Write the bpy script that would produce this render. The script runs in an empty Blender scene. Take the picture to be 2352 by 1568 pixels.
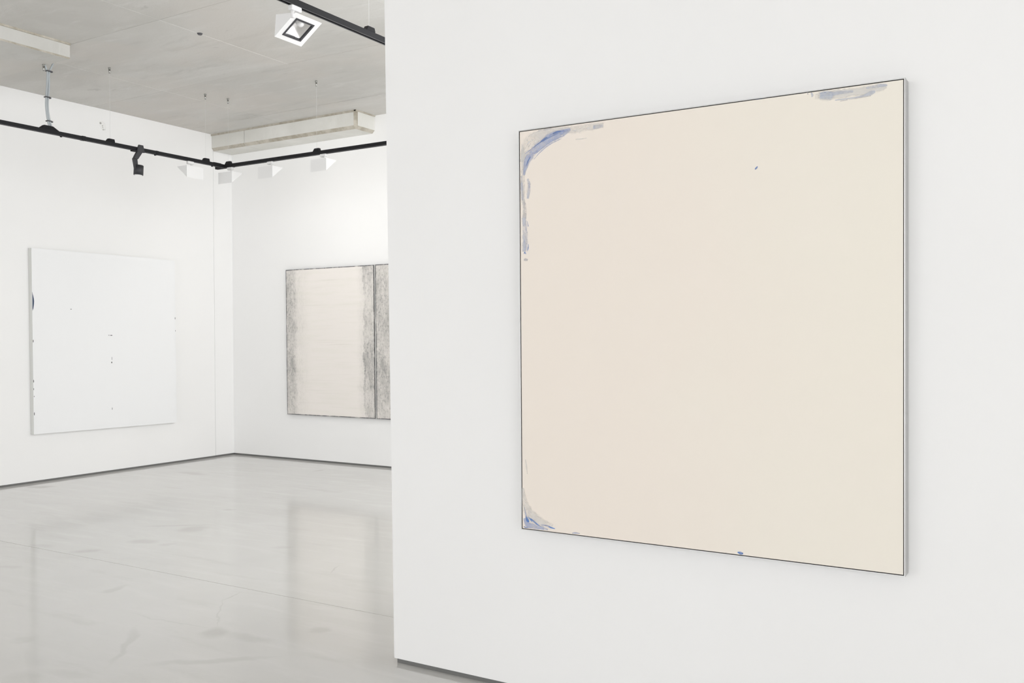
import bpy, bmesh, math, random
from mathutils import Vector, Matrix
random.seed(7)
C = bpy.context.scene.collection
sc = bpy.context.scene
R = math.radians

# ------------------------------------------------------------------ camera
YAW, PITCH, ROLL = 0.5405, -0.01313, -0.0046
cam_data = bpy.data.cameras.new('camera')
cam = bpy.data.objects.new('camera', cam_data)
C.objects.link(cam)
f = Vector((-math.sin(YAW) * math.cos(PITCH), math.cos(YAW) * math.cos(PITCH), math.sin(PITCH)))
r = Vector((math.cos(YAW), math.sin(YAW), 0))
u = r.cross(f)
c_, s_ = math.cos(ROLL), math.sin(ROLL)
r2 = c_ * r + s_ * u
u2 = -s_ * r + c_ * u
m = Matrix((r2, u2, -f)).transposed().to_4x4()
m.translation = Vector((0, 0, 1.5))
cam.matrix_world = m
cam_data.sensor_width = 36.0
cam_data.lens = 36.0 * 2109.9 / 2352
cam_data.shift_x = (1176 - 1201.8) / 2352
cam_data.shift_y = (802.5 - 784) / 2352
cam_data.clip_start = 0.05
sc.camera = cam

# ------------------------------------------------------------------ daylight
world = bpy.data.worlds.new('daylight')
sc.world = world
world.use_nodes = True
bg = world.node_tree.nodes['Background']
bg.inputs['Color'].default_value = (0.985, 0.99, 1.0, 1)
bg.inputs['Strength'].default_value = 3.2

def area(name, loc, rot, sx, sy, power, col=(1, 1, 1)):
    d = bpy.data.lights.new(name, 'AREA')
    d.shape = 'RECTANGLE'; d.size = sx; d.size_y = sy; d.energy = power; d.color = col
    o = bpy.data.objects.new(name, d)
    o.location = loc; o.rotation_euler = rot
    C.objects.link(o)
    return o

area('fill_light_far_room', (-1.55, 5.7, 2.75), (0, R(90), R(-38)), 2.5, 3.8, 122, (0.985, 0.995, 1.0))  # added fill light, unseen behind the partition, brightens the far room

vs = sc.view_settings
vs.view_transform = 'Standard'; vs.look = 'None'; vs.gamma = 1.0; vs.use_curve_mapping = False
vs.exposure = -0.04
sc.cycles.use_denoising = True
sc.cycles.max_bounces = 14
sc.cycles.diffuse_bounces = 10
sc.cycles.glossy_bounces = 5
sc.cycles.transparent_max_bounces = 24
sc.cycles.sample_clamp_indirect = 6.0

# ------------------------------------------------------------------ materials
def mat(name, col, rough=0.6, metal=0.0, spec=0.5):
    m = bpy.data.materials.new(name); m.use_nodes = True
    b = m.node_tree.nodes['Principled BSDF']
    b.inputs['Base Color'].default_value = (*col, 1)
    b.inputs['Roughness'].default_value = rough
    b.inputs['Metallic'].default_value = metal
    b.inputs['Specular IOR Level'].default_value = spec
    return m

class NT:
    """Small wrapper to write node trees in few lines."""
    def __init__(s, m):
        s.t = m.node_tree; s.b = s.t.nodes.get('Principled BSDF')
    def n(s, typ, **kw):
        x = s.t.nodes.new(typ)
        for k, v in kw.items():
            setattr(x, k, v)
        return x
    def put(s, sock, v):
        if v is None:
            return
        if hasattr(v, 'is_output'):
            s.t.links.new(v, sock)
        else:
            sock.default_value = v
    def math(s, op, a, b=None, c=None, clamp=False):
        x = s.n('ShaderNodeMath', operation=op, use_clamp=clamp)
        s.put(x.inputs[0], a); s.put(x.inputs[1], b); s.put(x.inputs[2], c)
        return x.outputs[0]
    def ramp(s, v, a, b, o0=0.0, o1=1.0, smooth=True):
        x = s.n('ShaderNodeMapRange', interpolation_type='SMOOTHSTEP' if smooth else 'LINEAR')
        s.put(x.inputs['Value'], v)
        x.inputs['From Min'].default_value = a; x.inputs['From Max'].default_value = b
        x.inputs['To Min'].default_value = o0; x.inputs['To Max'].default_value = o1
        return x.outputs['Result']
    def mix(s, fac, a, b):
        x = s.n('ShaderNodeMix', data_type='RGBA')
        s.put(x.inputs['Factor'], fac)
        for sock, v in ((x.inputs['A'], a), (x.inputs['B'], b)):
            pass
        ia = [i for i in x.inputs if i.type == 'RGBA']
        s.put(ia[0], (*a, 1) if isinstance(a, tuple) else a)
        s.put(ia[1], (*b, 1) if isinstance(b, tuple) else b)
        return [o for o in x.outputs if o.type == 'RGBA'][0]
    def noise(s, vec, scale, detail=3.0, rough=0.55, distortion=0.0, out='Fac'):
        x = s.n('ShaderNodeTexNoise')
        s.put(x.inputs['Vector'], vec)
        x.inputs['Scale'].default_value = scale; x.inputs['Detail'].default_value = detail
        x.inputs['Roughness'].default_value = rough; x.inputs['Distortion'].default_value = distortion
        return x.outputs[out]
    def mapping(s, vec, loc=(0, 0, 0), rot=(0, 0, 0), scale=(1, 1, 1), kind='POINT'):
        x = s.n('ShaderNodeMapping', vector_type=kind)
        s.put(x.inputs['Vector'], vec)
        x.inputs['Location'].default_value = loc; x.inputs['Rotation'].default_value = rot
        x.inputs['Scale'].default_value = scale
        return x.outputs[0]
    def coord(s, which='Object'):
        return s.n('ShaderNodeTexCoord').outputs[which]
    def bump(s, h, strength=0.2, dist=0.01):
        x = s.n('ShaderNodeBump')
        x.inputs['Strength'].default_value = strength; x.inputs['Distance'].default_value = dist
        s.put(x.inputs['Height'], h)
        s.t.links.new(x.outputs[0], s.b.inputs['Normal'])

M = {}
M['wall'] = mat('white_wall_paint', (0.86, 0.86, 0.845), 0.75, spec=0.25)
t = NT(M['wall']); co = t.coord()
n1 = t.noise(co, 0.7, 3)
t.put(t.b.inputs['Base Color'], t.mix(t.ramp(n1, 0.3, 0.7), (0.852, 0.852, 0.850), (0.866, 0.866, 0.865)))
t.bump(t.noise(co, 90, 2), 0.03, 0.002)

M['concrete'] = mat('cast_concrete', (0.42, 0.41, 0.38), 0.85, spec=0.2)
def concrete_tree(m, dark, mid, light):
    t = NT(m); co = t.coord()
    big = t.noise(t.mapping(co, scale=(0.5, 1.2, 1)), 1.1, 6, 0.62, 0.8)
    base = t.mix(t.ramp(big, 0.36, 0.64), dark, mid)
    oi = t.n('ShaderNodeObjectInfo').outputs['Random']
    base = t.mix(t.math('MULTIPLY', oi, 0.25), base, light)
    streak = t.noise(t.mapping(co, rot=(0, 0, -0.5), scale=(1.0, 4.5, 1)), 1.5, 6, 0.68, 0.5)
    base = t.mix(t.ramp(streak, 0.52, 0.74, 0, 0.5), base, light)
    st2 = t.noise(t.mapping(co, loc=(4, 2, 0), rot=(0, 0, -0.55), scale=(0.8, 3.2, 1)), 1.4, 6, 0.66, 0.6)
    base = t.mix(t.ramp(st2, 0.54, 0.74, 0, 0.55), base, tuple(x * 0.86 for x in dark))
    blot = t.noise(t.mapping(co, rot=(0, 0, -0.5), scale=(1.3, 3.6, 1)), 2.6, 3, 0.55)
    base = t.mix(t.ramp(blot, 0.69, 0.76, 0, 0.45), base, tuple(x * 0.74 for x in dark))
    warm = t.noise(co, 0.8, 3)
    base = t.mix(t.ramp(warm, 0.45, 0.62, 0, 0.4), base, (mid[0] * 1.03, mid[1] * 0.98, mid[2] * 0.95))
    pores = t.noise(co, 38, 2, 0.6)
    base = t.mix(t.ramp(pores, 0.72, 0.80, 0, 0.5), base, tuple(x * 0.6 for x in dark))
    t.put(t.b.inputs['Base Color'], base)
    t.bump(t.math('ADD', t.math('MULTIPLY', streak, 0.7), t.noise(co, 45, 4, 0.7)), 0.25, 0.006)
concrete_tree(M['concrete'], (0.525, 0.516, 0.49), (0.59, 0.581, 0.557), (0.68, 0.675, 0.658))
M['beam'] = mat('pale_beam_concrete', (0.6, 0.59, 0.55), 0.85, spec=0.2)
t = NT(M['beam']); co = t.coord()
b0 = t.mix(t.ramp(t.noise(co, 1.6, 5, 0.6, 0.5), 0.3, 0.7), (0.66, 0.655, 0.62), (0.75, 0.745, 0.715))
drip = t.noise(t.mapping(co, scale=(5, 5, 0.8)), 4, 4, 0.6)
b0 = t.mix(t.ramp(drip, 0.6, 0.8, 0, 0.35), b0, (0.56, 0.545, 0.50))
pit = t.noise(co, 16, 3, 0.6)
b0 = t.mix(t.ramp(pit, 0.70, 0.76, 0, 0.6), b0, (0.42, 0.41, 0.37))
t.put(t.b.inputs['Base Color'], b0)
t.bump(t.noise(co, 40, 4, 0.7), 0.3, 0.006)
M['block'] = mat('grey_block_concrete', (0.5, 0.5, 0.47), 0.85, spec=0.2)
concrete_tree(M['block'], (0.50, 0.495, 0.465), (0.575, 0.57, 0.545), (0.62, 0.615, 0.60))
M['beam_edge'] = mat('stained_shaded_edge', (0.42, 0.38, 0.32), 0.9, spec=0.2)  # stain on the chamfers, painted joint shade on the top strip
t = NT(M['beam_edge']); co = t.coord()
t.put(t.b.inputs['Base Color'], t.mix(t.ramp(t.noise(co, 7, 5, 0.7), 0.35, 0.65), (0.36, 0.33, 0.27), (0.52, 0.49, 0.43)))
t.bump(t.noise(co, 40, 4, 0.7), 0.4, 0.008)

M['joint'] = mat('joint_filler', (0.30, 0.29, 0.27), 0.9)
M['ceiling_joint'] = mat('ceiling_joint', (0.42, 0.41, 0.39), 0.9)

# polished concrete floor: broad tone, fine streaks and individual stains (centre x, y, half length, half width, angle, strength)
STAINS = [(-9.052, 5.466, 0.135, 0.068, 0.512, 0.9), (-6.186, 4.89, 0.239, 0.027, 0.626, 0.35), (-5.966, 4.87, 0.099, 0.106, 0.859, 0.5),
 (-5.912, 4.382, 0.108, 0.068, 0.385, 0.45), (-5.995, 3.974, 0.081, 0.048, 0.603, 0.45), (-5.668, 4.406, 0.051, 0.046, 0.802, 0.3),
 (-3.762, 3.19, 0.06, 0.075, 1.033, 0.6), (-3.583, 3.212, 0.18, 0.04, 0.082, 0.32), (-3.45, 2.897, 0.234, 0.03, 0.701, 0.35),
 (-3.993, 2.844, 0.245, 0.02, 2.319, 0.28), (-4.938, 3.453, 0.074, 0.034, 1.829, 0.3), (-3.328, 3.498, 0.045, 0.042, 0.526, 0.35),
 (-6.441, 3.915, 0.09, 0.044, 0.033, 0.3), (-6.031, 3.433, 0.075, 0.036, 0.211, 0.25), (-3.989, 2.314, 0.077, 0.082, 0.908, 0.25),
 (-8.438, 6.874, 0.2, 0.067, -0.005, 0.45), (-7.352, 7.748, 0.076, 0.034, 1.637, 0.4), (-4.499, 2.628, 0.049, 0.046, 0.527, 0.2),
 (-6.37, 5.582, 0.053, 0.028, 0.321, 0.35), (-4.878, 4.747, 0.06, 0.037, 0.292, 0.25), (-4.117, 3.199, 0.277, 0.006, 0.034, 0.2),
 (-4.214, 3.685, 0.091, 0.006, -1.231, 0.35), (-4.005, 3.429, 0.247, 0.005, -0.761, 0.3), (-3.88, 2.457, 0.125, 0.042, 0.203, 0.2),
 (-4.112, 4.467, 0.085, 0.006, -1.162, 0.4)]
M['floor'] = mat('polished_concrete', (0.66, 0.65, 0.63), 0.2, spec=0.5)
M['floor'].node_tree.nodes['Principled BSDF'].inputs['IOR'].default_value = 2.0
t = NT(M['floor']); co = t.coord()
big = t.noise(co, 0.55, 4, 0.6, 0.4)
base = t.mix(t.ramp(big, 0.3, 0.7), (0.60, 0.592, 0.573), (0.645, 0.637, 0.62))
st = t.noise(t.mapping(co, rot=(0, 0, -0.55), scale=(0.55, 3.2, 1)), 2.6, 6, 0.62, 0.3)
base = t.mix(t.ramp(st, 0.48, 0.72, 0, 0.42), base, (0.68, 0.675, 0.66))
st2 = t.noise(t.mapping(co, loc=(3, 1, 0), rot=(0, 0, -0.6), scale=(0.7, 3.0, 1)), 1.9, 5, 0.6)
base = t.mix(t.ramp(st2, 0.54, 0.74, 0, 0.42), base, (0.54, 0.53, 0.505))
warp = t.n('ShaderNodeVectorMath', operation='MULTIPLY_ADD')
wn = t.n('ShaderNodeTexNoise'); t.put(wn.inputs['Vector'], co); wn.inputs['Scale'].default_value = 7; wn.inputs['Detail'].default_value = 4
t.put(warp.inputs[0], wn.outputs['Color']); warp.inputs[1].default_value = (0.10, 0.10, 0); t.put(warp.inputs[2], co)
wc = t.n('ShaderNodeVectorMath', operation='SUBTRACT'); t.put(wc.inputs[0], warp.outputs[0]); wc.inputs[1].default_value = (0.05, 0.05, 0)
acc = None
for (cx, cy, a, b, ang, s) in STAINS:
    v = t.mapping(wc.outputs[0], loc=(cx, cy, 0), rot=(0, 0, ang), scale=(a * 1.25, b * 1.25, 1), kind='TEXTURE')
    ln = t.n('ShaderNodeVectorMath', operation='LENGTH'); t.put(ln.inputs[0], v)
    k = t.ramp(ln.outputs['Value'], 1.25, 0.35, 0, s * 0.8)
    acc = k if acc is None else t.math('MAXIMUM', acc, k)
base = t.mix(acc, base, (0.40, 0.385, 0.36))
spk = t.noise(co, 3.3, 2, 0.5)
t.put(t.b.inputs['Base Color'], base)
t.put(t.b.inputs['Roughness'], t.ramp(st, 0.3, 0.75, 0.09, 0.14))
t.bump(t.noise(co, 2.2, 2), 0.04, 0.01)

M['black'] = mat('black_powder_coat', (0.010, 0.010, 0.012), 0.6, spec=0.25)
M['black_groove'] = mat('grey_track_channel', (0.06, 0.06, 0.065), 0.5)
M['spot'] = mat('charcoal_spotlight', (0.028, 0.028, 0.032), 0.5)
M['lamp_white'] = mat('white_lamp_enamel', (0.80, 0.80, 0.80), 0.4)
M['lamp_rim'] = mat('dark_lamp_gasket', (0.035, 0.035, 0.04), 0.4)
M['reflector'] = mat('lamp_reflector', (0.9, 0.9, 0.9), 0.28, metal=1.0)
M['bulb'] = mat('frosted_bulb', (0.9, 0.9, 0.9), 0.3)
M['steel'] = mat('bright_steel', (0.42, 0.42, 0.40), 0.25, metal=1.0)
M['wire'] = mat('thin_steel_wire', (0.62, 0.62, 0.62), 0.45)
M['cable'] = mat('grey_cable_sheath', (0.40, 0.43, 0.45), 0.45)
M['tie'] = mat('dark_cable_tie', (0.07, 0.07, 0.075), 0.5)
M['plinth'] = mat('grey_shadow_gap_strip', (0.16, 0.16, 0.155), 0.5)
M['frame_white'] = mat('satin_aluminium_frame', (0.56, 0.56, 0.555), 0.45, metal=1.0)
M['frame_back'] = mat('dark_frame_rebate', (0.03, 0.03, 0.03), 0.8)
M['glass_frame'] = mat('white_window_frame', (0.7, 0.7, 0.7), 0.4)
M['patch'] = mat('wall_filler', (0.83, 0.83, 0.82), 0.95)
M['dent'] = mat('chipped_plaster', (0.42, 0.41, 0.39), 0.95)

M['cream'] = mat('cream_canvas', (0.8, 0.74, 0.66), 0.8, spec=0.2)
t = NT(M['cream']); uv = t.coord('UV')
a = t.noise(uv, 2.2, 4, 0.6, 0.4)
sep = t.n('ShaderNodeSeparateXYZ'); t.put(sep.inputs[0], uv)
edge = t.math('ADD', t.math('MULTIPLY', a, 0.5), t.math('MULTIPLY', sep.outputs[0], 0.62))
base = t.mix(t.ramp(edge, 0.35, 0.9), (0.84, 0.772, 0.70), (0.835, 0.793, 0.712))
b2 = t.noise(uv, 9, 3, 0.6)
base = t.mix(t.ramp(b2, 0.5, 0.75, 0, 0.25), base, (0.845, 0.782, 0.72))
t.put(t.b.inputs['Base Color'], base)
t.bump(t.noise(uv, 260, 2), 0.08, 0.001)
M['white_canvas'] = mat('white_canvas', (0.845, 0.853, 0.862), 0.7, spec=0.25)
M['shaded_side_strip'] = mat('canvas_side_shade_and_strip_grey', (0.68, 0.685, 0.665), 0.85, spec=0.2)  # grey paints shade onto the canvas sides; the joining strip is simply grey
M['ink'] = mat('dark_blue_paint', (0.045, 0.07, 0.13), 0.5)
M['fleck'] = mat('grey_paint_fleck', (0.10, 0.10, 0.10), 0.6)

def stroke_mat(name, col, col2, cover, streak, grain):
    """dry-brush paint: opacity broken into streaks along the stroke, ragged edges"""
    m = mat(name, col, 0.7, spec=0.2); t = NT(m); uv = t.coord('UV')
    sx = t.n('ShaderNodeSeparateXYZ'); t.put(sx.inputs[0], uv)
    obj = t.coord('Object')
    s1 = t.noise(t.mapping(uv, scale=(5, streak, 1)), 1.0, 4, 0.7, 0.3)
    s2 = t.noise(obj, grain, 4, 0.7, 0.6)
    s3 = t.noise(obj, grain * 0.35, 3, 0.6)
    ragged = t.math('MULTIPLY', t.math('SUBTRACT', t.math('ADD', t.math('MULTIPLY', s1, 0.5), t.math('MULTIPLY', s2, 0.5)), 0.5), 0.75)
    vv = t.math('ADD', t.math('ABSOLUTE', t.math('SUBTRACT', sx.outputs[1], 0.5)), ragged)
    edge = t.ramp(vv, 0.48, 0.24)
    body = t.ramp(s3, 0.32, 0.62, cover * 0.35, cover)
    lines = t.math('MULTIPLY', t.ramp(s1, 0.50, 0.62), t.ramp(s2, 0.40, 0.58, 0.2, 1.0))
    alpha = t.math('MULTIPLY', edge, t.math('MAXIMUM', body, t.math('MULTIPLY', lines, min(1.0, cover + 0.25))))
    t.put(t.b.inputs['Base Color'], t.mix(lines, col2, col))
    t.put(t.b.inputs['Alpha'], alpha)
    return m
STROKE = {
 'grey_wash': stroke_mat('grey_wash_paint', (0.66, 0.66, 0.67), (0.75, 0.745, 0.735), 0.62, 6, 30),
 'grey_dry': stroke_mat('grey_dry_brush', (0.34, 0.36, 0.46), (0.60, 0.60, 0.62), 0.55, 12, 90),
 'blue_dry': stroke_mat('blue_dry_brush', (0.15, 0.23, 0.53), (0.46, 0.52, 0.70), 0.68, 16, 70),
 'blue_dry2': stroke_mat('pale_blue_scumble', (0.22, 0.29, 0.46), (0.60, 0.64, 0.72), 0.70, 9, 100),
 'blue_grey': stroke_mat('blue_grey_dry_brush', (0.27, 0.33, 0.54), (0.56, 0.60, 0.70), 0.58, 12, 70),
 'blue_dark': stroke_mat('dark_blue_stroke', (0.09, 0.15, 0.38), (0.18, 0.27, 0.52), 0.9, 6, 60),
 'blue_solid': stroke_mat('solid_blue_stroke', (0.04, 0.15, 0.50), (0.09, 0.24, 0.60), 1.0, 5, 60),
}

def charcoal_mat(name, left, right):
    """pale ground with charcoal rubbed in bands along the left and right edges; UV 0..1 over the canvas"""
    m = mat(name, (0.75, 0.72, 0.68), 0.85, spec=0.15); t = NT(m); uv = t.coord('UV')
    s = t.n('ShaderNodeSeparateXYZ'); t.put(s.inputs[0], uv); U, V = s.outputs[0], s.outputs[1]
    hz = t.noise(t.mapping(uv, scale=(2.5, 26, 1)), 1, 4, 0.6)
    base = t.mix(t.ramp(hz, 0.4, 0.75), (0.83, 0.79, 0.755), (0.80, 0.77, 0.72))
    hl = t.noise(t.mapping(uv, scale=(1.2, 90, 1)), 1, 2, 0.5)
    base = t.mix(t.ramp(hl, 0.60, 0.75, 0, 0.25), base, (0.60, 0.57, 0.52))
    mot = t.noise(t.mapping(uv, scale=(20, 9, 1)), 1, 5, 0.7, 0.6)
    wob = t.math('MULTIPLY', t.math('SUBTRACT', t.noise(t.mapping(uv, scale=(0.3, 7, 1)), 1, 4, 0.65), 0.5), 0.14)
    Uw = t.math('ADD', U, wob)
    lw = left
    bl = t.ramp(Uw, lw * 1.35, lw * 0.55)
    bl2 = t.ramp(Uw, lw * 2.6, lw * 0.8, 0, 0.28)
    br = t.ramp(Uw, 1 - right * 1.05, 1 - right * 0.85)
    br2 = t.ramp(Uw, 1 - right * 1.6, 1 - right * 0.9, 0, 0.3)
    band = t.math('MAXIMUM', t.math('MAXIMUM', bl, bl2), t.math('MAXIMUM', br, br2))
    up = t.ramp(t.noise(t.mapping(uv, scale=(2.5, 4.5, 1)), 1, 3), 0.3, 0.62, 0.45, 1.0)
    k = t.math('MULTIPLY', t.math('MULTIPLY', band, up), t.ramp(mot, 0.2, 0.75, 0.25, 1.0), clamp=True)
    base = t.mix(t.math('MULTIPLY', k, 0.88), base, (0.33, 0.327, 0.315))
    fine = t.noise(t.mapping(uv, scale=(60, 46, 1)), 1, 4, 0.75)
    k2 = t.math('MULTIPLY', t.math('MULTIPLY', band, up), t.ramp(fine, 0.48, 0.66), clamp=True)
    base = t.mix(t.math('MULTIPLY', k2, 0.55), base, (0.13, 0.13, 0.135))
    # worn dark rim
    e = t.math('MINIMUM', t.math('MINIMUM', t.math('MULTIPLY', U, 0.8), t.math('MULTIPLY', t.math('SUBTRACT', 1.0, U), 0.8)),
               t.math('MINIMUM', V, t.math('SUBTRACT', 1.0, V)))
    rim = t.math('MULTIPLY', t.ramp(e, 0.007, 0.003), t.ramp(t.noise(uv, 13, 5, 0.7), 0.32, 0.55, 0.25, 1.0))
    base = t.mix(rim, base, (0.085, 0.085, 0.095))
    t.put(t.b.inputs['Base Color'], base)
    t.bump(mot, 0.15, 0.002)
    return m

# ------------------------------------------------------------------ helpers
def tag(o, label=None, cat=None, group=None, kind=None):
    if label: o['label'] = label
    if cat: o['category'] = cat
    if group: o['group'] = group
    if kind: o['kind'] = kind
    return o
def empty(name, loc=(0, 0, 0), rz=0.0):
    o = bpy.data.objects.new(name, None); C.objects.link(o)
    o.location = loc; o.rotation_euler = (0, 0, rz); o.empty_display_size = 0.1
    return o
def link(name, bm, material, parent=None, smooth=False):
    bmesh.ops.recalc_face_normals(bm, faces=bm.faces)
    me = bpy.data.meshes.new(name); bm.to_mesh(me); bm.free()
    for mm in (material if isinstance(material, (list, tuple)) else [material]):
        me.materials.append(mm)
    if smooth:
        for p in me.polygons: p.use_smooth = True
    o = bpy.data.objects.new(name, me); C.objects.link(o)
    if parent: o.parent = parent
    return o
def hexa(bm, p, mi=0):
    """p: 4 bottom/back points then 4 top/front points in the same order"""
    v = [bm.verts.new(q) for q in p]
    for i in ((0, 1, 2, 3), (4, 5, 6, 7), (0, 1, 5, 4), (1, 2, 6, 5), (2, 3, 7, 6), (3, 0, 4, 7)):
        fc = bm.faces.new([v[k] for k in i]); fc.material_index = mi
    return v
def box(bm, x0, x1, y0, y1, z0, z1, mi=0):
    return hexa(bm, [(x0, y0, z0), (x1, y0, z0), (x1, y1, z0), (x0, y1, z0), (x0, y0, z1), (x1, y0, z1), (x1, y1, z1), (x0, y1, z1)], mi)
def bevel(bm, w, seg=2):
    bmesh.ops.bevel(bm, geom=list(bm.edges), offset=w, segments=seg, profile=0.5, affect='EDGES')
def cyl(bm, a, b, r0, r1=None, n=16, cap=True, mi=0):
    a, b = Vector(a), Vector(b); r1 = r0 if r1 is None else r1
    d = (b - a).normalized(); x = d.orthogonal().normalized(); y = d.cross(x)
    A = [bm.verts.new(a + (x * math.cos(2 * math.pi * i / n) + y * math.sin(2 * math.pi * i / n)) * r0) for i in range(n)]
    B = [bm.verts.new(b + (x * math.cos(2 * math.pi * i / n) + y * math.sin(2 * math.pi * i / n)) * r1) for i in range(n)]
    for i in range(n):
        fc = bm.faces.new((A[i], A[(i + 1) % n], B[(i + 1) % n], B[i])); fc.material_index = mi
    if cap:
        bm.faces.new(A[::-1]).material_index = mi; bm.faces.new(B).material_index = mi
def tube(bm, pts, r, n=10):
    pts = [Vector(p) for p in pts]; rings = []
    x = (pts[1] - pts[0]).orthogonal().normalized()
    for i, p in enumerate(pts):
        d = (pts[min(i + 1, len(pts) - 1)] - pts[max(i - 1, 0)]).normalized()
        x = (x - d * x.dot(d)).normalized(); y = d.cross(x)
        rings.append([bm.verts.new(p + (x * math.cos(2 * math.pi * k / n) + y * math.sin(2 * math.pi * k / n)) * r) for k in range(n)])
    for A, B in zip(rings, rings[1:]):
        for k in range(n):
            bm.faces.new((A[k], A[(k + 1) % n], B[(k + 1) % n], B[k]))
    bm.faces.new(rings[0][::-1]); bm.faces.new(rings[-1])
def smooth_path(pts, n=8):
    P = [Vector(p) for p in pts]; out = []
    for i in range(len(P) - 1):
        p0 = P[max(i - 1, 0)]; p1 = P[i]; p2 = P[i + 1]; p3 = P[min(i + 2, len(P) - 1)]
        for k in range(n):
            s = k / n
            out.append(0.5 * ((2 * p1) + (p2 - p0) * s + (2 * p0 - 5 * p1 + 4 * p2 - p3) * s * s + (3 * p1 - p0 - 3 * p2 + p3) * s ** 3))
    out.append(P[-1]); return out
def copy_tree(o, parent=None):
    c = o.copy(); C.objects.link(c); c.parent = parent
    for ch in [x for x in bpy.data.objects if x.parent == o and x is not c]:
        copy_tree(ch, c)
    return c

# ------------------------------------------------------------------ room shell
XL, YB, YP, ZC = -9.339, 8.271, 3.3173, 4.0774
X1, Y0 = 6.0, -6.5
GAP = 0.022
XG_ = -0.8

fl = tag(empty('floor'), 'polished pale concrete gallery floor with faint stains', 'floor', kind='structure')
bm = bmesh.new(); box(bm, XL - 0.3, X1, Y0, YB + 0.3, -0.25, -0.004); link('joint_filler', bm, M['joint'], fl)
for y0, y1 in ((Y0, 3.853), (3.857, YB + 0.3)):
    bm = bmesh.new(); box(bm, XL - 0.3, X1, y0, y1, -0.2, 0.0)
    bmesh.ops.bevel(bm, geom=[e for e in bm.edges if all(abs(v.co.z) < 1e-6 for v in e.verts)], offset=0.0015, segments=1, affect='EDGES')
    link('concrete_slab', bm, M['floor'], fl)

ce = tag(empty('ceiling'), 'raw grey concrete ceiling cast in large formwork panels', 'ceiling', kind='structure')
bm = bmesh.new(); box(bm, XL - 0.3, X1, Y0, YB + 0.3, ZC + 0.006, ZC + 0.3); link('ceiling_core', bm, M['ceiling_joint'], ce)
xs = [XL - 0.3, -8.123, -6.347, -4.572, -2.797, -1.022, 0.753, 2.528, 4.303, X1]
ys = [Y0, -4.82, -3.43, -2.04, -0.66, 0.73, 2.11, 3.50, 4.885, 6.306, 7.60, YB + 0.3]
for i in range(len(xs) - 1):
    for j in range(len(ys) - 1):
        g = 0.0012
        dz = random.uniform(-0.002, 0.002)
        bm = bmesh.new()
        box(bm, xs[i] + g, xs[i + 1] - g, ys[j] + g, ys[j + 1] - g, ZC + dz, ZC + 0.008)
        bmesh.ops.bevel(bm, geom=[e for e in bm.edges if all(v.co.z < ZC + 0.005 for v in e.verts)], offset=0.0025, segments=1, affect='EDGES')
        link('concrete_panel', bm, M['concrete'], ce)

# left wall: plasterboard up to the beam, then a strip set back slightly
wl = tag(empty('wall_left'), 'white left gallery wall behind the white square canvas', 'wall', kind='structure')
bm = bmesh.new(); box(bm, XL - 0.3, XL, Y0, 7.966, GAP, ZC); link('wall_board', bm, M['wall'], wl)
bm = bmesh.new(); box(bm, XL - 0.3, XL - 0.05, 7.95, 7.99, GAP, ZC); link('joint_backing', bm, M['wall'], wl)
bm = bmesh.new(); box(bm, XL - 0.3, XL - 0.008, 7.976, YB, GAP, ZC); link('wall_strip', bm, M['wall'], wl)
# small filled hole high on the left wall
bm = bmesh.new()
ring = []
for k in range(14):
    a = 2 * math.pi * k / 14; rr = 0.045 * random.uniform(0.75, 1.15)
    ring.append((6.435 + rr * math.cos(a), 3.893 + 1.15 * rr * math.sin(a)))
bot = [bm.verts.new((XL, y, z)) for y, z in ring]; top = [bm.verts.new((XL + 0.003, 6.435 + (y - 6.435) * 0.8, 3.893 + (z - 3.893) * 0.8)) for y, z in ring]
for k in range(14): bm.faces.new((bot[k], bot[(k + 1) % 14], top[(k + 1) % 14], top[k]))
bm.faces.new(top)
pt = link('filler_patch', bm, M['patch'], wl)
for (dy, dz, rr) in ((-0.030, 0.022, 0.014), (-0.008, -0.004, 0.009), (-0.004, -0.022, 0.007), (0.002, -0.043, 0.009), (0.02, -0.04, 0.006)):
    bm = bmesh.new(); cyl(bm, (XL + 0.001, 6.435 + dy, 3.893 + dz), (XL + 0.0045, 6.435 + dy, 3.893 + dz), rr, rr * 0.6, 7)
    link('chip', bm, M['dent'], pt)

bm = bmesh.new(); box(bm, XL - 0.3, XG_, YB, YB + 0.3, GAP, ZC)
tag(link('wall_back', bm, M['wall']), 'white back gallery wall behind the charcoal diptych', 'wall', kind='structure')
# partition, its free end leaning slightly
bm = bmesh.new()
xb, xt = -2.6975, -2.7415
hexa(bm, [(xb, YP, GAP), (4.2, YP, GAP), (4.2, YP + 0.3, GAP), (xb, YP + 0.3, GAP), (xt, YP, ZC), (4.2, YP, ZC), (4.2, YP + 0.3, ZC), (xt, YP + 0.3, ZC)])
bmesh.ops.bevel(bm, geom=[e for e in bm.edges if all(v.co.x < -2 for v in e.verts)], offset=0.004, segments=2, affect='EDGES')
tag(link('wall_right', bm, M['wall']), 'large white partition wall carrying the cream painting', 'wall', kind='structure')
# recessed skirtings
def base(name, x0, x1, y0, y1, label, rnd=False):
    bm = bmesh.new(); box(bm, x0, x1, y0, y1, 0.0, GAP + 0.004)
    tag(link(name, bm, M['plinth']), label, 'skirting', kind='structure')
base('baseboard_right', -2.682, 4.19, YP + 0.008, YP + 0.292, 'recessed grey skirting strip under the white partition wall')
base('baseboard_left', XL - 0.25, XL - 0.010, Y0, 7.966, 'recessed dark skirting strip under the left wall')
base('baseboard_back', XL - 0.25, XG_, YB + 0.010, YB + 0.25, 'recessed dark skirting strip under the back wall')
base('baseboard_corner', XL - 0.25, XL - 0.018, 7.966, YB + 0.01, 'short recessed skirting strip in the far wall corner')

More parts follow.
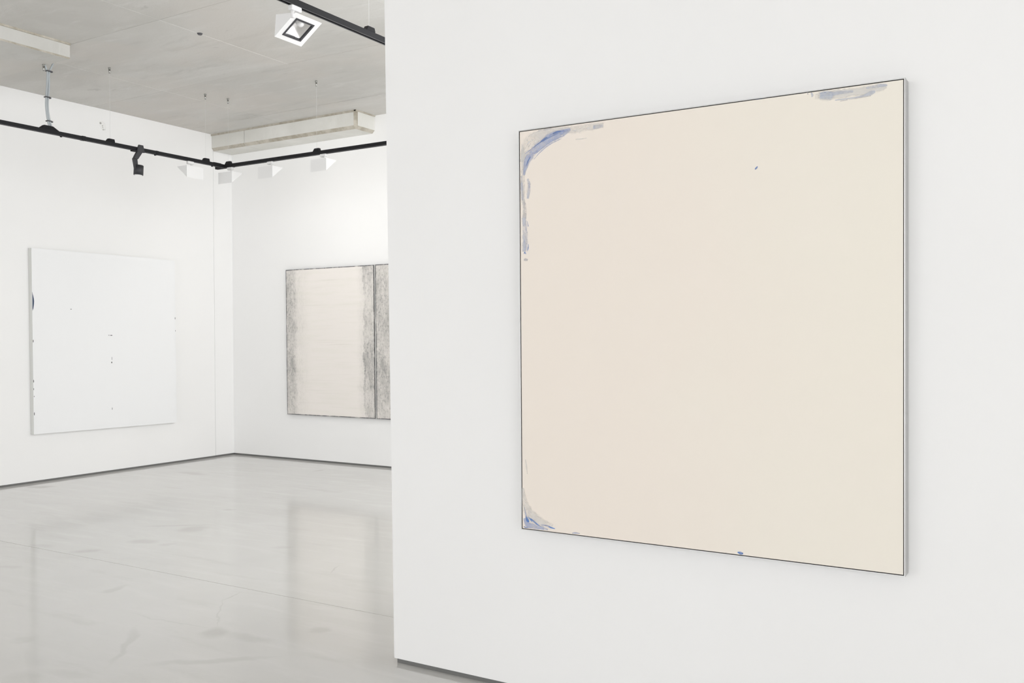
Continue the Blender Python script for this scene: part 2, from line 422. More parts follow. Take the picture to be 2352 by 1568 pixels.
# walls and glazed fronts outside the picture (daylight enters there; the side windows are added for it)
XG = -0.9
bm = bmesh.new(); box(bm, XL - 0.3, XL + 0.8, Y0 - 0.3, Y0, GAP, ZC)
tag(link('wall_front', bm, M['wall']), 'white wall behind the viewer, outside the picture', 'wall', kind='structure')
bm = bmesh.new(); box(bm, X1, X1 + 0.3, -1.8, YP + 0.3, GAP, ZC)
tag(link('wall_side', bm, M['wall']), 'white wall beside the viewer, outside the picture', 'wall', kind='structure')
def window(name, p0, p1, label, n):
    w = tag(empty(name), label, 'window', kind='structure')
    a, b = Vector(p0), Vector(p1); d = (b - a).normalized(); nn = Vector((-d.y, d.x, 0)) * 0.04
    L = (b - a).length
    for k in range(n + 1):
        c = a + d * (L * k / n); e = d * 0.025
        bm = bmesh.new()
        hexa(bm, [c - e - nn, c + e - nn, c + e + nn, c - e + nn] + [q + Vector((0, 0, ZC - 0.001)) for q in (c - e - nn, c + e - nn, c + e + nn, c - e + nn)])
        link('mullion', bm, M['glass_frame'], w)
window('window_1', (XL + 0.9, Y0 - 0.1, 0), (X1 - 0.05, Y0 - 0.1, 0), 'glazed front behind the viewer', 9)
window('added_window_3', (X1 + 0.1, Y0, 0), (X1 + 0.1, -1.9, 0), 'added unseen glazing beside the viewer, brightens the partition', 2)  # added unseen opening, brightens the partition towards the right
window('added_window_2', (XG, YP + 0.36, 0), (XG, YB - 0.05, 0), 'added unseen glazing of the far room, brightens its walls', 4)  # added unseen opening, lets more light onto the far walls

# concrete downstands
def downstand(name, label, x0, x1, y0, y1, z0, seam=None, cut=0.03, faces=(), material='beam'):
    root = tag(empty(name), label, 'beam', kind='structure')
    cuts = [x0] + ([seam] if seam else []) + [x1]
    for k, (a, b) in enumerate(zip(cuts, cuts[1:])):
        bm = bmesh.new()
        aa = a + (0.004 if k else 0); bb = b - (0.004 if k < len(cuts) - 2 else 0)
        box(bm, aa, bb, y0, y1, z0, ZC + 0.02)
        ed = []
        for e in bm.edges:
            p, q = (v.co for v in e.verts)
            mid = (p + q) / 2
            if abs(p.z - q.z) < 1e-6 and abs(mid.z - z0) < 1e-6:
                if 'y0' in faces and abs(mid.y - y0) < 1e-6: ed.append(e)
                if 'x1' in faces and abs(mid.x - x1) < 1e-6: ed.append(e)
            elif abs(p.z - q.z) > 0.05 and abs(mid.x - x1) < 1e-6 and (('y0' in faces and abs(mid.y - y0) < 1e-6) or ('y1' in faces and abs(mid.y - y1) < 1e-6)):
                ed.append(e)
        res = bmesh.ops.bevel(bm, geom=ed, offset=cut, segments=1, affect='EDGES')
        for fc in res['faces']: fc.material_index = 1
        link('beam_segment', bm, [M[material], M['beam_edge']], root)
    bm = bmesh.new()
    if 'y0' in faces: box(bm, x0, x1 + 0.01, y0 - 0.012, y0 + 0.02, ZC - 0.022, ZC + 0.004)
    if 'x1' in faces: box(bm, x1 - 0.02, x1 + 0.012, y0 - 0.012, y1, ZC - 0.016, ZC + 0.004)
    link('shade_stain_strip', bm, M['beam_edge'], root)  # brown strip: painted joint shade on the beam, edge stain on the block
    return root
downstand('ceiling_beam', 'pale concrete downstand beam along the back wall under the ceiling', XL, -6.957, 7.947, YB + 0.1, 3.871, seam=-8.752, cut=0.034, faces=('y0', 'x1'))
downstand('ceiling_beam', 'pale concrete ceiling block above the grey cable, cut by the photo edge', XL, -7.513, Y0, 4.866, 3.944, cut=0.012, faces=('x1',), material='block')

# ------------------------------------------------------------------ paintings
def front_uv(o, idx, quad_uv):
    me = o.data; uvl = me.uv_layers.new(name='uv')
    for p in me.polygons:
        for li in p.loop_indices:
            vi = me.loops[li].vertex_index
            uvl.data[li].uv = quad_uv.get(vi, (0, 0))
def slab(name, back, front, materials, parent):
    """back/front: 4 corners (tl, tr, br, bl); front face gets material 0 and UV 0..1, the sides material 1"""
    bm = bmesh.new(); hexa(bm, list(back) + list(front), 0)
    bm.faces.ensure_lookup_table()
    for k, fc in enumerate(bm.faces): fc.material_index = 0 if k == 1 else (len(materials) - 1)
    o = link(name, bm, materials, parent)
    front_uv(o, 0, {4: (0, 1), 5: (1, 1), 6: (1, 0), 7: (0, 0)})
    return o
def shrink(q, d):
    c = sum((Vector(p) for p in q), Vector()) / 4
    out = []
    for k in range(4):
        p = Vector(q[k]); a = (Vector(q[(k + 1) % 4]) - p).normalized(); b = (Vector(q[k - 1]) - p).normalized()
        out.append(p + (a + b) * d)
    return out
def off(q, v): return [Vector(p) + Vector(v) for p in q]

# cream painting in a floating frame on the partition
ya = YP - 0.066
pc = empty('cream_painting', (-1.2243, YP, 1.527)); tag(pc, 'large cream abstract canvas with blue brush marks in a thin white frame', 'painting')
O = Vector((-1.2243, YP, 1.527))
outer = [Vector((-1.9699, ya, 2.3529)) - O, Vector((-0.4800, ya, 2.3500)) - O, Vector((-0.4787, ya, 0.7005)) - O, Vector((-1.9652, ya, 0.7040)) - O]
inner = shrink(outer, 0.0036)
cv = shrink(outer, 0.0064)
dep = (0, 0.064, 0)
for k in range(4):                       # four rails of the frame
    n = (k + 1) % 4
    bm = bmesh.new()
    fr = [outer[k], outer[n], inner[n], inner[k]]
    hexa(bm, off(fr, dep) + [Vector(p) for p in fr])
    link('frame_rail', bm, M['frame_white'], pc)
slab('backing_board', off(inner, (0, 0.06, 0)), off(inner, (0, 0.012, 0)), [M['frame_back']], pc)
canvas = slab('canvas', off(cv, (0, 0.0125, 0)), off(cv, (0, 0.0015, 0)), [M['cream'], M['frame_back']], pc)
STROKES = [
    ('grey_wash', [(-1.9507, 2.2220, 0.0143), (-1.9379, 2.2688, 0.0285), (-1.9087, 2.3065, 0.0391), (-1.8512, 2.3247, 0.0299), (-1.7826, 2.3306, 0.0227), (-1.7076, 2.3268, 0.0207), (-1.6494, 2.3284, 0.0188), (-1.5808, 2.3285, 0.0136)]),
    ('grey_wash', [(-1.9503, 2.2970, 0.0089), (-1.9486, 2.2253, 0.0125), (-1.9489, 2.1717, 0.0125), (-1.9493, 2.1002, 0.0125), (-1.9475, 2.0464, 0.0107)]),
    ('blue_dry', [(-1.7271, 2.3309, 0.0069), (-1.7588, 2.3208, 0.0174), (-1.7947, 2.3128, 0.0245), (-1.8249, 2.3023, 0.0246), (-1.8656, 2.2822, 0.0247), (-1.9007, 2.2577, 0.0231), (-1.9257, 2.2265, 0.0196), (-1.9383, 2.1957, 0.0125), (-1.9447, 2.1678, 0.0071)]),
    ('blue_dry', [(-1.7469, 2.3228, 0.0035), (-1.7746, 2.3261, 0.0052), (-1.8067, 2.3194, 0.0053)]),
    ('blue_dark', [(-1.7707, 2.3274, 0.0021), (-1.7886, 2.3260, 0.0052), (-1.8087, 2.3214, 0.0026)]),
    ('blue_dry', [(-1.7549, 2.3081, 0.0021), (-1.8028, 2.2962, 0.0028), (-1.8473, 2.2749, 0.0028), (-1.8842, 2.2506, 0.0021)]),
    ('blue_dry', [(-1.7668, 2.2973, 0.0014), (-1.8230, 2.2792, 0.0025), (-1.8678, 2.2524, 0.0021), (-1.8967, 2.2271, 0.0014)]),
    ('blue_dark', [(-1.7827, 2.3201, 0.0010), (-1.8229, 2.3090, 0.0018), (-1.8595, 2.2939, 0.0014)]),
    ('blue_dark', [(-1.8330, 2.3102, 0.0026), (-1.8472, 2.3048, 0.0044), (-1.8758, 2.2886, 0.0021), (-1.9088, 2.2710, 0.0018), (-1.9380, 2.2546, 0.0011)]),
    ('blue_dark', [(-1.9131, 2.2395, 0.0027), (-1.9236, 2.2246, 0.0039), (-1.9320, 2.2058, 0.0021)]),
    ('blue_grey', [(-1.5846, 2.3256, 0.0051), (-1.6036, 2.3245, 0.0102), (-1.6264, 2.3256, 0.0085)]),
    ('grey_wash', [(-1.7038, 2.2866, 0.0021), (-1.6805, 2.2857, 0.0028), (-1.6534, 2.2860, 0.0017)]),
    ('grey_dry', [(-1.8756, 2.3417, 0.0035), (-1.8348, 2.3438, 0.0044), (-1.8106, 2.3444, 0.0026)]),
    ('blue_grey', [(-1.9573, 2.1654, 0.0054), (-1.9554, 2.1276, 0.0089), (-1.9535, 2.0916, 0.0089), (-1.9515, 2.0646, 0.0072)]),
    ('blue_grey', [(-1.9261, 2.1517, 0.0053), (-1.9200, 2.1244, 0.0107), (-1.9222, 2.0979, 0.0107), (-1.9265, 2.0697, 0.0071)]),
    ('grey_dry', [(-1.9453, 2.0677, 0.0072), (-1.9412, 2.0370, 0.0107), (-1.9414, 2.0102, 0.0125), (-1.9436, 1.9889, 0.0125)]),
    ('blue_grey', [(-1.9457, 1.9926, 0.0125), (-1.9417, 1.9565, 0.0143), (-1.9398, 1.9117, 0.0161), (-1.9421, 1.8760, 0.0161), (-1.9464, 1.8530, 0.0107)]),
    ('blue_dark', [(-1.9291, 1.9771, 0.0014), (-1.9250, 1.9554, 0.0018)]),
    ('blue_solid', [(-1.9254, 1.8840, 0.0018), (-1.9255, 1.8698, 0.0036), (-1.9297, 1.8539, 0.0014)]),
    ('blue_solid', [(-1.9464, 1.8440, 0.0018), (-1.9422, 1.8492, 0.0047), (-1.9360, 1.8435, 0.0018)]),
    ('grey_dry', [(-1.9466, 1.8208, 0.0054), (-1.9382, 1.8204, 0.0072), (-1.9278, 1.8181, 0.0054)]),
    ('grey_wash', [(-1.9426, 0.9962, 0.0018), (-1.9386, 0.9695, 0.0036), (-1.9345, 0.9374, 0.0018)]),
    ('grey_wash', [(-1.9558, 0.8781, 0.0054), (-1.9498, 0.8244, 0.0199), (-1.9353, 0.7860, 0.0288), (-1.9084, 0.7598, 0.0305), (-1.8631, 0.7428, 0.0214), (-1.8143, 0.7353, 0.0089)]),
    ('blue_dry', [(-1.9502, 0.7522, 0.0054), (-1.9357, 0.7283, 0.0144), (-1.9086, 0.7239, 0.0144), (-1.8632, 0.7196, 0.0089), (-1.8387, 0.7168, 0.0036)]),
    ('blue_dry', [(-1.9499, 0.8009, 0.0014), (-1.9458, 0.7851, 0.0036), (-1.9417, 0.7674, 0.0036)]),
    ('blue_solid', [(-1.9417, 0.7674, 0.0022), (-1.9397, 0.7550, 0.0072), (-1.9335, 0.7448, 0.0090), (-1.9272, 0.7382, 0.0027)]),
    ('blue_solid', [(-1.9313, 0.7594, 0.0018), (-1.9209, 0.7514, 0.0027), (-1.9126, 0.7414, 0.0018)]),
    ('blue_solid', [(-1.9209, 0.7550, 0.0014), (-1.9043, 0.7441, 0.0040), (-1.8899, 0.7347, 0.0036), (-1.8776, 0.7288, 0.0014)]),
    ('blue_solid', [(-1.8693, 0.7332, 0.0014), (-1.8427, 0.7324, 0.0039), (-1.8244, 0.7271, 0.0039), (-1.8042, 0.7239, 0.0014)]),
    ('blue_dark', [(-1.9525, 0.7194, 0.0014), (-1.9441, 0.7148, 0.0027), (-1.9315, 0.7161, 0.0014)]),
    ('blue_dry', [(-1.7264, 0.7144, 0.0018), (-1.7106, 0.7170, 0.0042), (-1.6910, 0.7164, 0.0017)]),
    ('blue_solid', [(-1.0472, 0.7166, 0.0024), (-1.0375, 0.7153, 0.0063), (-1.0263, 0.7143, 0.0040)]),
    ('blue_dark', [(-0.9719, 2.1067, 0.0016), (-0.9766, 2.1010, 0.0040), (-0.9814, 2.0968, 0.0016)]),
    ('blue_dark', [(-0.9795, 2.3463, 0.0012), (-0.9685, 2.3463, 0.0028), (-0.9544, 2.3460, 0.0012)]),
    ('grey_wash', [(-0.7708, 2.3283, 0.0120), (-0.7299, 2.3256, 0.0208), (-0.6723, 2.3249, 0.0192), (-0.6157, 2.3243, 0.0161), (-0.5602, 2.3251, 0.0130), (-0.5383, 2.3278, 0.0058)]),
    ('blue_dry2', [(-0.7547, 2.3275, 0.0149), (-0.7357, 2.3264, 0.0209), (-0.7182, 2.3254, 0.0193), (-0.7096, 2.3257, 0.0089)]),
    ('blue_grey', [(-0.7154, 2.3280, 0.0089), (-0.6794, 2.3289, 0.0074), (-0.6439, 2.3268, 0.0044)]),
    ('blue_grey', [(-0.7038, 2.3056, 0.0022), (-0.6580, 2.3053, 0.0032), (-0.6157, 2.3068, 0.0037), (-0.5878, 2.3131, 0.0087), (-0.5740, 2.3169, 0.0044)]),
    ('grey_dry', [(-0.6866, 2.3003, 0.0015), (-0.6368, 2.3024, 0.0022), (-0.5878, 2.3044, 0.0017)]),
    ('blue_grey', [(-0.6018, 2.3325, 0.0044), (-0.5740, 2.3344, 0.0073), (-0.5534, 2.3343, 0.0072), (-0.5356, 2.3317, 0.0043)]),
    ('blue_grey', [(-0.7841, 2.3421, 0.0030), (-0.7797, 2.3340, 0.0045), (-0.7812, 2.3267, 0.0030)]),
    ('grey_dry', [(-0.7975, 2.3455, 0.0015), (-0.7945, 2.3375, 0.0023)]),
]

for k, (kind, pts) in enumerate(STROKES):
    P = smooth_path([(x - O.x, w, z - O.z) for x, z, w in pts], 6)
    yy = ya + 0.0015 - O.y - 0.0006 - 0.00004 * k
    bm = bmesh.new(); rows = []; run = 0.0; us = []
    for i, p in enumerate(P):
        d = P[min(i + 1, len(P) - 1)] - P[max(i - 1, 0)]; d = Vector((d.x, 0, d.z)).normalized(); nrm = Vector((-d.z, 0, d.x))
        c = Vector((p.x, yy, p.z)); w = max(p.y, 0.0006)
        if i: run += (Vector((p.x, 0, p.z)) - Vector((P[i - 1].x, 0, P[i - 1].z))).length
        us.append(run)
        row = []
        for q in (-1, -0.5, 0, 0.5, 1):
            v = c + nrm * w * q
            v.x = min(max(v.x, cv[0].x + 0.0005), cv[1].x - 0.0005); v.z = min(max(v.z, cv[2].z + 0.0005), cv[0].z - 0.0008)
            row.append(bm.verts.new(v))
        rows.append(row)
    uvd = {}
    for i, row in enumerate(rows):
        for q, v in enumerate(row): uvd[i * 5 + q] = (us[i] * 4.0 + k * 1.37, q / 4)
    for a, b in zip(rows, rows[1:]):
        for q in range(4): bm.faces.new((a[q], a[q + 1], b[q + 1], b[q]))
    o = link('brush_stroke', bm, STROKE[kind], pc)
    front_uv(o, 0, uvd)

# white painting on the left wall
xa = XL + 0.06
pw = empty('white_painting', (XL, 6.445, 1.48)); tag(pw, 'square white canvas with dark blue edge mark on left wall', 'painting')
O2 = Vector((XL, 6.445, 1.48))
q = [Vector((xa, 5.558, 2.4527)) - O2, Vector((xa, 7.3266, 2.4447)) - O2, Vector((xa, 7.3356, 0.4947)) - O2, Vector((xa, 5.5628, 0.5150)) - O2]
slab('canvas', off(q, (-0.058, 0, 0)), q, [M['white_canvas'], M['shaded_side_strip']], pw)
def daub(name, pts, m, parent, axis_x):
    bm = bmesh.new()
    lo = [bm.verts.new((axis_x, y, z)) for y, z in pts]
    c = Vector((0, sum(p[0] for p in pts) / len(pts), sum(p[1] for p in pts) / len(pts)))
    hi = [bm.verts.new((axis_x + 0.0015, c.y + (y - c.y) * 0.85, c.z + (z - c.z) * 0.85)) for y, z in pts]
    for k in range(len(pts)): bm.faces.new((lo[k], lo[(k + 1) % len(pts)], hi[(k + 1) % len(pts)], hi[k]))
    bm.faces.new(hi)
    return link(name, bm, m, parent)
yl = 5.562 - O2.y; zo = -O2.z; fx = 0.06
daub('paint_mark', [(yl, 2.00 + zo), (yl + 0.006, 1.97 + zo), (yl + 0.016, 1.93 + zo), (yl + 0.019, 1.90 + zo), (yl + 0.016, 1.86 + zo), (yl + 0.010, 1.825 + zo), (yl, 1.80 + zo)], M['ink'], pw, fx)
for (y, z, a, b) in ((6.470, 1.545, 0.016, 0.005), (6.440, 1.546, 0.01, 0.003), (6.472, 1.241, 0.007, 0.010), (6.475, 1.285, 0.002, 0.02), (6.472, 0.721, 0.003, 0.014),
                     (5.99, 1.827, 0.008, 0.004), (5.566, 1.486, 0.004, 0.016), (5.566, 1.069, 0.004, 0.016), (5.566, 0.987, 0.003, 0.012), (5.569, 0.91, 0.003, 0.008),
                     (5.569, 0.729, 0.004, 0.018), (7.325, 1.75, 0.004, 0.015), (7.327, 1.6, 0.003, 0.009)):
    daub('paint_fleck', [(y - O2.y + a * math.cos(2 * math.pi * k / 8), z + zo + b * math.sin(2 * math.pi * k / 8)) for k in range(8)], M['fleck'], pw, fx)

# charcoal diptych on the back wall
yb = YB - 0.035
pd = empty('charcoal_diptych', (-6.94, YB, 1.456)); tag(pd, 'two panel pale painting with charcoal rubbed edges on back wall', 'painting')
O3 = Vector((-6.94, YB, 1.456))
qa = [Vector((-8.3618, yb, 2.3465)) - O3, Vector((-6.9545, yb, 2.3483)) - O3, Vector((-6.9463, yb, 0.5665)) - O3, Vector((-8.3517, yb, 0.5641)) - O3]
qb = [Vector((-6.934, yb, 2.350)) - O3, Vector((-5.53, yb, 2.352)) - O3, Vector((-5.52, yb, 0.568)) - O3, Vector((-6.926, yb, 0.5655)) - O3]
slab('canvas_panel', off(qa, (0, 0.033, 0)), qa, [charcoal_mat('charcoal_on_linen', 0.125, 0.125), M['frame_back']], pd)
slab('canvas_panel', off(qb, (0, 0.033, 0)), qb, [charcoal_mat('charcoal_on_linen_second', 0.24, 0.12), M['frame_back']], pd)

bm = bmesh.new()
g0 = [qa[1] + Vector((0.005, 0.002, -0.002)), qb[0] + Vector((-0.005, 0.002, -0.002)), qb[3] + Vector((-0.005, 0.002, 0.002)), qa[2] + Vector((0.005, 0.002, 0.002))]
hexa(bm, off(g0, (0, 0.025, 0)) + g0)
link('joining_strip', bm, M['shaded_side_strip'], pd)

# ------------------------------------------------------------------ track lighting
ZT, ZB = 3.374, 3.340          # track top and underside
TX, TY, NX = -7.86, 6.86, -3.707
def track(name, label, a, b, axis):
    """a..b along the axis, the other coordinate fixed; parts: body with a channel, joint sleeve"""
    root = tag(empty(name, (a[0], a[1], ZB)), label, 'track', 'black ceiling light tracks')
    L = b[1] - a[1] if axis == 'y' else b[0] - a[0]
    bm = bmesh.new(); w, h = 0.017, ZT - ZB
    prof = [(-w, 0), (-w, h), (w, h), (w, 0), (0.008, 0), (0.008, 0.022), (-0.008, 0.022), (-0.008, 0)]
    rings = []
    for s in (0, L):
        rings.append([bm.verts.new((p, s, z) if axis == 'y' else (s, p, z)) for p, z in prof])
    n = len(prof)
    for k in range(n): bm.faces.new((rings[0][k], rings[0][(k + 1) % n], rings[1][(k + 1) % n], rings[1][k]))
    bm.faces.new(rings[0]); bm.faces.new(rings[1])
    link('track_body', bm, M['black'], root)
    bm = bmesh.new()
    for s in (-1, 1):
        if axis == 'y': box(bm, s * 0.0125 - 0.004, s * 0.0125 + 0.004, 0.002, L - 0.002, -0.0012, 0.0)
        else: box(bm, 0.002, L - 0.002, s * 0.0125 - 0.004, s * 0.0125 + 0.004, -0.0012, 0.0)
    link('track_lip', bm, M['black_groove'], root)
    return root
tl = track('light_track', 'black light track hung along the left wall', (TX, Y0 + 0.3), (TX, 6.845), 'y')
tb = track('light_track', 'black light track hung along the back wall', (TX - 0.10, TY), (-1.0, TY), 'x')
tn = track('light_track', 'black light track nearest the viewer, beside the partition edge', (NX, Y0 + 0.3), (NX, 6.80), 'y')
def part_box(parent, name, x0, x1, y0, y1, z0, z1, m, bev=0.0):
    p = parent.location
    bm = bmesh.new(); box(bm, x0 - p.x, x1 - p.x, y0 - p.y, y1 - p.y, z0 - p.z, z1 - p.z)
    if bev: bevel(bm, bev, 1)
    return link(name, bm, m, parent)
# left track: feed box with sloping cheeks, joint sleeves, end coupler
p = tl.location
bm = bmesh.new()
hexa(bm, [(-0.02, 4.79 - p.y, ZT - p.z), (0.02, 4.79 - p.y, ZT - p.z), (0.02, 4.97 - p.y, ZT - p.z), (-0.02, 4.97 - p.y, ZT - p.z),
          (-0.015, 4.83 - p.y, ZT + 0.034 - p.z), (0.015, 4.83 - p.y, ZT + 0.034 - p.z), (0.015, 4.915 - p.y, ZT + 0.034 - p.z), (-0.015, 4.915 - p.y, ZT + 0.034 - p.z)])
bevel(bm, 0.003, 1); link('feed_box', bm, M['black'], tl)
part_box(tl, 'joint_sleeve', TX - 0.019, TX + 0.019, 5.19, 5.23, ZB - 0.003, ZT + 0.003, M['black'], 0.002)
part_box(tl, 'joint_sleeve', TX - 0.019, TX + 0.019, 5.985, 6.02, ZB - 0.003, ZT + 0.002, M['black'], 0.002)
for yy in (4.995, 5.985, 6.69):
    part_box(tl, 'screw_lug', TX - 0.006, TX + 0.008, yy - 0.008, yy + 0.008, ZB - 0.012, ZB + 0.001, M['black'], 0.002)
part_box(tl, 'end_coupler', TX - 0.021, TX + 0.021, 6.70, 6.80, ZB - 0.002, ZT + 0.004, M['black'], 0.003)
part_box(tb, 'end_coupler', TX - 0.13, TX + 0.015, TY - 0.021, TY + 0.021, ZB - 0.004, ZT + 0.002, M['black'], 0.003)
part_box(tb, 'joint_sleeve', TX + 0.10, TX + 0.14, TY - 0.019, TY + 0.019, ZB - 0.003, ZT + 0.003, M['black'], 0.002)

# hangers: ceiling anchor, thin wire, clip on the track
def hanger(label, x, y, axis, wire=True, clip=True, shift=0.0):
    root = tag(empty('track_hanger', (x, y, ZT)), label, 'hanger', 'wire hangers of the light tracks')
    top = ZC - ZT
    bm = bmesh.new(); cyl(bm, (0, 0, top - 0.055), (0, 0, top - 0.012), 0.009, 0.009, 14); cyl(bm, (0, 0, top - 0.012), (0, 0, top), 0.012, 0.012, 14)
    link('ceiling_anchor', bm, M['steel'], root, True)
    if wire:
        bm = bmesh.new(); cyl(bm, (0, 0, 0.02), (0, 0, top - 0.05), 0.0009, n=6); link('wire', bm, M['wire'], root)
    bm = bmesh.new(); L, w, h = 0.042, 0.019, 0.03
    def P(s, t, z): return (t, s, z) if axis == 'y' else (s, t, z)
    hexa(bm, [P(-L, -w, 0), P(L, -w, 0), P(L, w, 0), P(-L, w, 0), P(-L * 0.55, -w * 0.8, h), P(L * 0.9, -w * 0.8, h), P(L * 0.9, w * 0.8, h), P(-L * 0.55, w * 0.8, h)])
    bevel(bm, 0.003, 1); link('clip', bm, M['black'], root)
    return root
hanger('wire hanger on left track, beside the filled hole in the wall', TX, 5.49, 'y')
hanger('wire hanger on left track, last before the far corner', TX, 6.61, 'y')
hanger('wire hanger on back track, first after the far corner', -7.80, TY, 'x')
hanger('wire hanger in the middle of the visible back track', -6.52, TY, 'x')
hanger('wire hanger on the near track beside the partition edge', NX, 4.36, 'y')
# bare anchor in the block above the cable, and a plugged hole
rt = tag(empty('ceiling_anchor_pin', (TX, 4.84, 3.944)), 'bare steel anchor pin in the concrete block above the cable', 'anchor')
bm = bmesh.new(); cyl(bm, (0, 0, -0.06), (0, 0, -0.012), 0.009, 0.009, 14); link('pin', bm, M['steel'], rt, True)
bm = bmesh.new(); cyl(bm, (0, 0, -0.012), (0, 0, 0), 0.012, 0.012, 14); link('collar', bm, M['steel'], rt, True)
bm = bmesh.new(); cyl(bm, (-6.339, 5.281, ZC - 0.012), (-6.339, 5.281, ZC + 0.004), 0.016, 0.026, 12)
tag(link('ceiling_plug', bm, M['tie']), 'small dark plug in a joint of the concrete ceiling', 'plug')

# power cable down to the feed box
cb = tag(empty('power_cable', (TX, 4.87, ZT + 0.034)), 'grey cable pair hanging from concrete block to left track', 'cable')
q = cb.location
path1 = [(TX, 4.885, 3.408), (TX + 0.004, 4.872, 3.45), (TX + 0.006, 4.858, 3.53), (TX + 0.004, 4.856, 3.62), (TX, 4.868, 3.75), (TX, 4.874, 3.88), (TX + 0.002, 4.862, 3.91), (TX, 4.850, 3.944)]
path2 = [(TX, 4.905, 3.408), (TX + 0.006, 4.888, 3.45), (TX + 0.008, 4.872, 3.53), (TX + 0.004, 4.872, 3.62), (TX, 4.887, 3.75), (TX, 4.890, 3.88), (TX, 4.915, 3.945), (TX, 4.935, 4.0), (TX, 4.935, ZC)]
for pth in (path1, path2):
    bm = bmesh.new(); tube(bm, smooth_path([Vector(v) - q for v in pth], 6), 0.0085, 10); link('cable_core', bm, M['cable'], cb, True)
for (y, z) in ((4.883, 3.895), (4.866, 3.66), (4.880, 3.45)):
    bm = bmesh.new(); box(bm, -0.016, 0.02, y - 0.021 - q.y, y + 0.021 - q.y, z - 0.005 - q.z, z + 0.005 - q.z); bevel(bm, 0.002, 1)
    tie = link('cable_tie', bm, M['tie'], cb)
    bm = bmesh.new(); box(bm, 0.0, 0.016, y + 0.019 - q.y, y + 0.032 - q.y, z - 0.009 - q.z, z + 0.003 - q.z); link('tie_head', bm, M['tie'], tie)

# white wedge floodlights: local x along the track, local y the aim direction
def make_flood():
    root = empty('track_floodlight', (0, 0, ZB))
    bm = bmesh.new(); box(bm, -0.038, 0.038, -0.017, 0.017, -0.030, -0.0012); bevel(bm, 0.006, 2); link('track_adapter', bm, M['lamp_white'], root)
    bm = bmesh.new(); cyl(bm, (0.018, 0, -0.068), (0.018, 0, -0.028), 0.011, n=14); link('swivel', bm, M['lamp_white'], root, True)
    return root
W, D, Hh = 0.104, 0.150, 0.122
def flood_body(root, dx=0.0, zt=-0.062, tilt=0.0, dy=0.0):
    A = [(0, -0.075, 0), (0, D - 0.075, 0), (0, -0.075, -Hh)]         # rear-top, front-top, rear-bottom
    rot = Matrix.Rotation(tilt, 4, 'X')
    def T(x, y, z): return (rot @ Vector((x, y, z))) + Vector((dx, dy, zt))
    bm = bmesh.new()
    Lv = [bm.verts.new(T(-W, y, z)) for _, y, z in A]; Rv = [bm.verts.new(T(W, y, z)) for _, y, z in A]
    bm.faces.new(Lv); bm.faces.new(Rv[::-1])
    bm.faces.new((Lv[0], Lv[1], Rv[1], Rv[0])); bm.faces.new((Lv[0], Lv[2], Rv[2], Rv[0]))
    # open face: rim plus a recessed pyramidal reflector
    fa, fb = Vector((0, D - 0.075, 0)), Vector((0, -0.075, -Hh))
    def F(x, s, dn=0.0):
        p = fa.lerp(fb, s); nrm = Vector((0, Hh, -D)).normalized()
        return T(x, p.y + nrm.y * dn, p.z + nrm.z * dn)
    i1 = [(-0.070, 0.16), (0.070, 0.16), (0.070, 0.84), (-0.070, 0.84)]
    o1 = [Lv[1], Rv[1], Rv[2], Lv[2]]
    iv = [bm.verts.new(F(x, s)) for x, s in i1]
    for k in range(4): bm.faces.new((o1[k], o1[(k + 1) % 4], iv[(k + 1) % 4], iv[k]))
    link('lamp_housing', bm, M['lamp_white'], root)
    bm = bmesh.new(); ga = [(-0.071, 0.155), (0.071, 0.155), (0.071, 0.845), (-0.071, 0.845)]; gb = [(-0.061, 0.21), (0.061, 0.21), (0.061, 0.79), (-0.061, 0.79)]
    va = [bm.verts.new(F(x, s, 0.003)) for x, s in ga]; vb = [bm.verts.new(F(x, s, 0.003)) for x, s in gb]; vc = [bm.verts.new(F(x, s, -0.012)) for x, s in gb]; vd = [bm.verts.new(F(x, s, -0.002)) for x, s in ga]
    for k in range(4):
        n = (k + 1) % 4
        bm.faces.new((va[k], va[n], vb[n], vb[k])); bm.faces.new((vb[k], vb[n], vc[n], vc[k])); bm.faces.new((va[k], va[n], vd[n], vd[k]))
    link('lamp_gasket', bm, M['lamp_rim'], root)
    bm = bmesh.new(); N = 10
    rows = []
    for i in range(N + 1):                       # deep dished reflector
        row = []
        for j in range(N + 1):
            a, b = 2 * i / N - 1, 2 * j / N - 1
            dn = -0.010 - 0.040 * (1 - a ** 4) * (1 - b ** 2)
            row.append(bm.verts.new(F(0.061 * b, 0.5 + 0.29 * a, dn)))
        rows.append(row)
    for a, b in zip(rows, rows[1:]):
        for k in range(N): bm.faces.new((a[k], a[k + 1], b[k + 1], b[k]))
    rf = link('reflector', bm, M['reflector'], root, True)
    bm = bmesh.new(); cyl(bm, F(-0.008, 0.36, -0.040), F(-0.008, 0.36, -0.014), 0.024, 0.017, 18); link('bulb', bm, M['bulb'], root, True)
    return root
def flood(label, x, y, rz, dx=0.0, zt=-0.062, tilt=0.0, wash=0.0, dy=0.0):
    o = make_flood(); flood_body(o, dx, zt, tilt, dy)
    o.location = (x, y, ZB); o.rotation_euler = (0, 0, rz)
    if wash:
        d = bpy.data.lights.new('lamp_glow', 'AREA'); d.shape = 'RECTANGLE'; d.size = 0.12; d.size_y = 0.09; d.energy = wash; d.color = (1.0, 0.98, 0.95)
        g = bpy.data.objects.new('lamp_glow', d); C.objects.link(g); g.parent = o
        g.location = (0, 0.012, zt - Hh * 0.5 - 0.012); g.rotation_euler = (R(52), 0, 0)
    tag(o, label, 'spotlight', 'white wedge floodlights on the tracks')
    return o
flood('white floodlight with open glass face on the near track', NX, 3.737, R(-90), dx=-0.085, zt=-0.036, tilt=R(-6), dy=-0.052)
flood('white floodlight on back track, closest to the far corner', -7.77, TY, 0, wash=2.6)
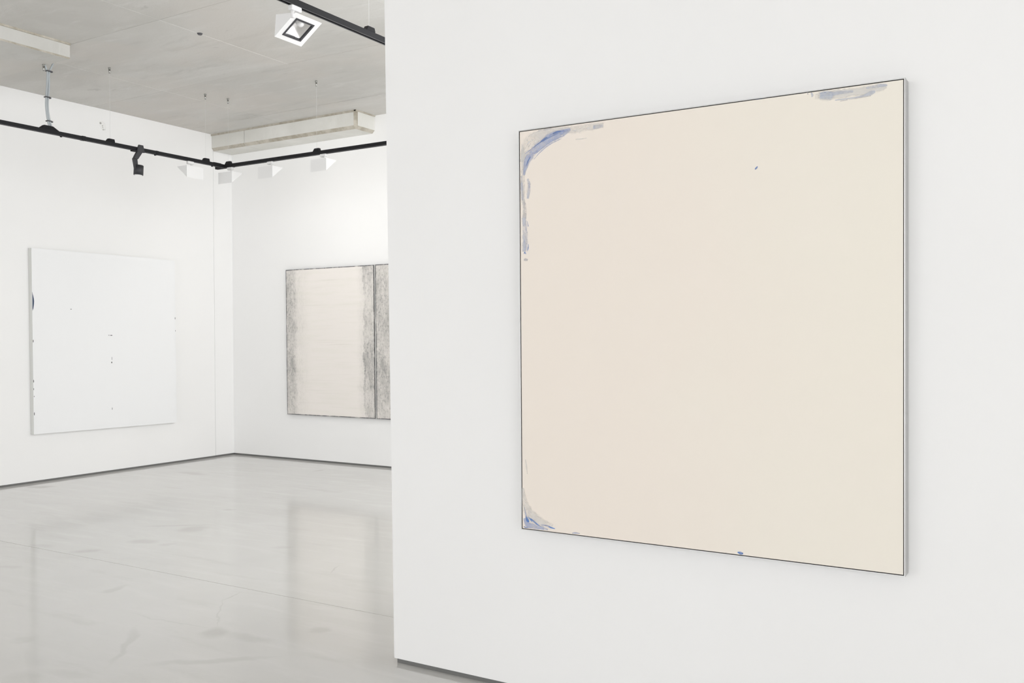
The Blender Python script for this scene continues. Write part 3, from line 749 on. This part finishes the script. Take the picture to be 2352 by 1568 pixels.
flood('white floodlight on back track, middle one of three', -7.17, TY, 0, wash=2.6)
flood('white floodlight on back track, under its middle hanger', -6.43, TY, 0, wash=2.6)
flood('white floodlight on left track, between black spotlight and corner', TX, 6.41, R(90))

# black cylinder spotlight with bent arm
sp = tag(empty('track_spotlight', (TX, 5.80, ZB)), 'black cylinder spotlight on a bent arm, left track', 'spotlight')
bm = bmesh.new(); hexa(bm, [(0.0175, -0.045, -0.014), (0.034, -0.045, -0.014), (0.034, 0.045, -0.014), (0.0175, 0.045, -0.014), (0.0175, -0.02, 0.058), (0.032, -0.02, 0.058), (0.032, 0.03, 0.058), (0.0175, 0.03, 0.058)])
bevel(bm, 0.003, 2); link('track_adapter', bm, M['spot'], sp)
bm = bmesh.new(); box(bm, -0.015, 0.034, -0.085, -0.03, -0.014, -0.0015); bevel(bm, 0.003, 1); link('lock_lever', bm, M['black'], sp)
bm = bmesh.new()
def bar(bm, p0, p1, wy0, wy1, wx):
    a, b = Vector(p0), Vector(p1)
    hexa(bm, [a + Vector((-wx, -wy0, 0)), a + Vector((wx, -wy0, 0)), a + Vector((wx, wy0, 0)), a + Vector((-wx, wy0, 0)),
              b + Vector((-wx, -wy1, 0)), b + Vector((wx, -wy1, 0)), b + Vector((wx, wy1, 0)), b + Vector((-wx, wy1, 0))])
bar(bm, (0.010, -0.048, -0.085), (0.019, -0.002, -0.0015), 0.026, 0.032, 0.014); bevel(bm, 0.004, 1); link('upper_arm', bm, M['spot'], sp)
bm = bmesh.new(); bar(bm, (0.004, -0.034, -0.18), (0.004, -0.049, -0.08), 0.020, 0.025, 0.012); bevel(bm, 0.004, 1); link('lower_arm', bm, M['spot'], sp)
bm = bmesh.new(); cyl(bm, (0.004, -0.010, -0.236), (0.004, -0.004, -0.140), 0.045, 0.045, 32)
bmesh.ops.bevel(bm, geom=[e for e in bm.edges if abs(e.verts[0].co.z - e.verts[1].co.z) < 0.02], offset=0.003, segments=2, affect='EDGES')
hd = link('lamp_head', bm, M['spot'], sp)
for pp in hd.data.polygons: pp.use_smooth = len(pp.vertices) == 4
bm = bmesh.new(); cyl(bm, (0.004, -0.0102, -0.2375), (0.004, -0.0098, -0.232), 0.036, 0.036, 24); link('lens', bm, M['reflector'], hd)
